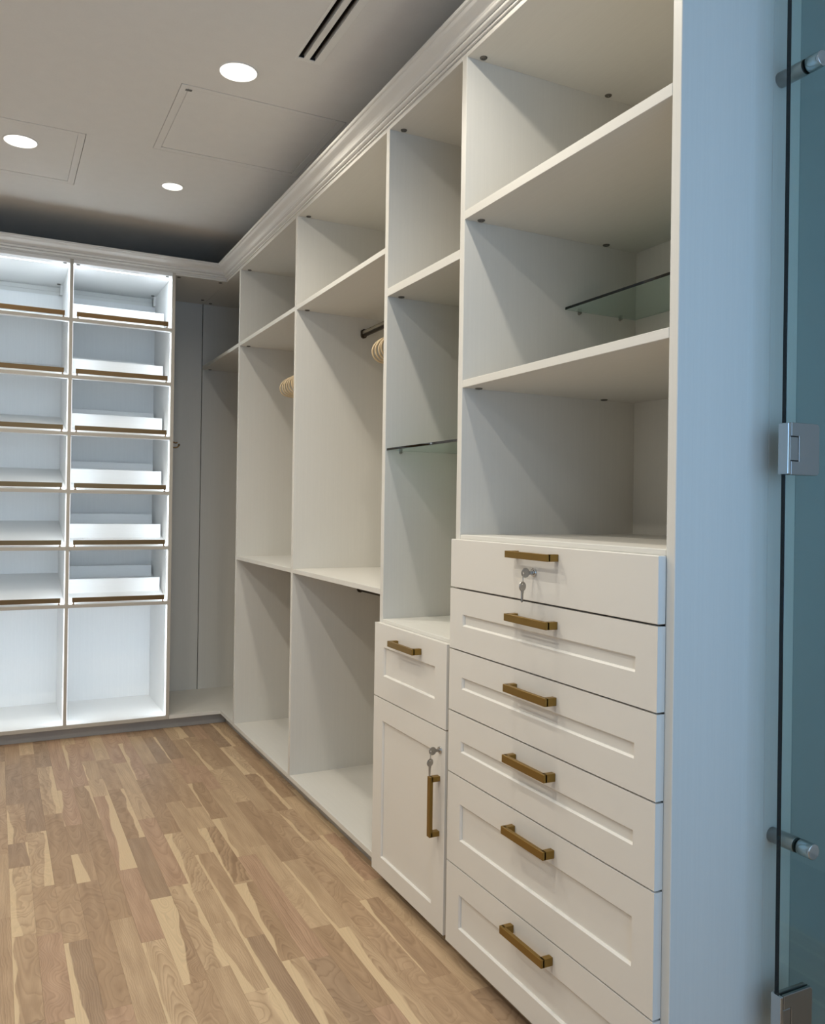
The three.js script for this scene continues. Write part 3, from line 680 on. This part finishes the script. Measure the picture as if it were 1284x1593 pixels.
/* ------------------------------------------------------------------ glass door on stand-offs and hinges */
{
  const x0 = 1.1905, z0 = -0.9715, z1 = -0.9630, y0 = -0.93, y1 = 1.16;
  const o = thing('glass_door', 'tinted frameless glass door pane with steel hinges beside the end panel', 'door', P(x0, y0, -0.967));
  part('pane', box(x0, 1.95, y0, y1, z0, z1, 0.0006), M.pane, o);
  for (const [x, y] of [[1.236, 0.768], [1.2385, -0.5705]]) {
    const a = P(x, y, -1.0203), f = new THREE.Vector3(0, 0, 1), r = 0.0148;
    const L = U * (1.0203 - 0.9735);
    const s = part('stand_off', turned([[0, 0], [r, 0], [r, L - 0.001], [r - 0.001, L], [0, L]], a, f, 36), M.steel, o);
    const G = U * 0.0020;
    part('gasket', [turned([[r * 0.4, 0], [r - 0.0008, 0], [r - 0.0008, G], [r * 0.4, G]], P(x, y, -0.9735), f, 30), turned([[0, 0], [r - 0.0008, 0], [r - 0.0008, G], [0, G]], P(x, y, -0.9630), f, 30)], M.rubber, s);
    const C = U * 0.026;
    part('cap', turned([[0, 0], [r, 0], [r, C - 0.0015], [r - 0.0015, C], [0, C]], P(x, y, -0.9610), f, 36), M.chrome, s);
  }
  const hinge = (yc) => {
    const h = 0.0432, xa = x0 - 0.0015, fz = -0.957, bz = -0.9775, xr = 1.266;
    const m = part('hinge', [box(xa, xa + 0.0065, yc - h, yc + h, bz, fz, 0.001)], M.chrome, o);
    // front leaf: a block cut by a slot for the knuckle
    const s = new THREE.Shape(), q = (x, y) => [U * x, U * (y + EYE)];
    const L = xa + 0.0085, K = 1.2155, kh = 0.0200, sl = 0.0022;
    const pts = [[L, yc - h], [xr - 0.004, yc - h], [xr, yc - h + 0.004], [xr, yc + h - 0.004], [xr - 0.004, yc + h], [L, yc + h], [L, yc + kh + sl], [K + 0.001, yc + kh + sl], [K + 0.001, yc - kh - sl], [L, yc - kh - sl]];
    pts.forEach(([x, y], i) => (i ? s.lineTo(...q(x, y)) : s.moveTo(...q(x, y)))); s.closePath();
    const leaf = (depth, z) => { const g = new THREE.ExtrudeGeometry(s, { depth, bevelEnabled: true, bevelSize: 0.0012, bevelThickness: 0.0012, bevelSegments: 2 }); g.translate(0, 0, z); return g; };
    part('front_leaf', leaf(0.0040, U * z1 + 0.0018), M.steel, m);
    part('back_leaf', leaf(0.0040, U * z0 - 0.0070), M.steel, m);
    part('knuckle', [box(xa + 0.006, K - 0.0008, yc - kh, yc + kh, z1 + 0.0006, fz - 0.0004, 0.0008), box(xa + 0.006, K - 0.0008, yc - kh, yc + kh, bz + 0.0004, z0 - 0.0006, 0.0008)], M.steel, m);
    part('gasket', [box(L, xr + 0.0012, yc - h + 0.001, yc + h - 0.001, z1, z1 + 0.0012, 0.0002), box(L, xr + 0.0012, yc - h + 0.001, yc + h - 0.001, z0 - 0.0012, z0, 0.0002)], M.rubber, m);
  };
  hinge(0.1085); hinge(-0.8575);
}

renderer.render(scene, camera);
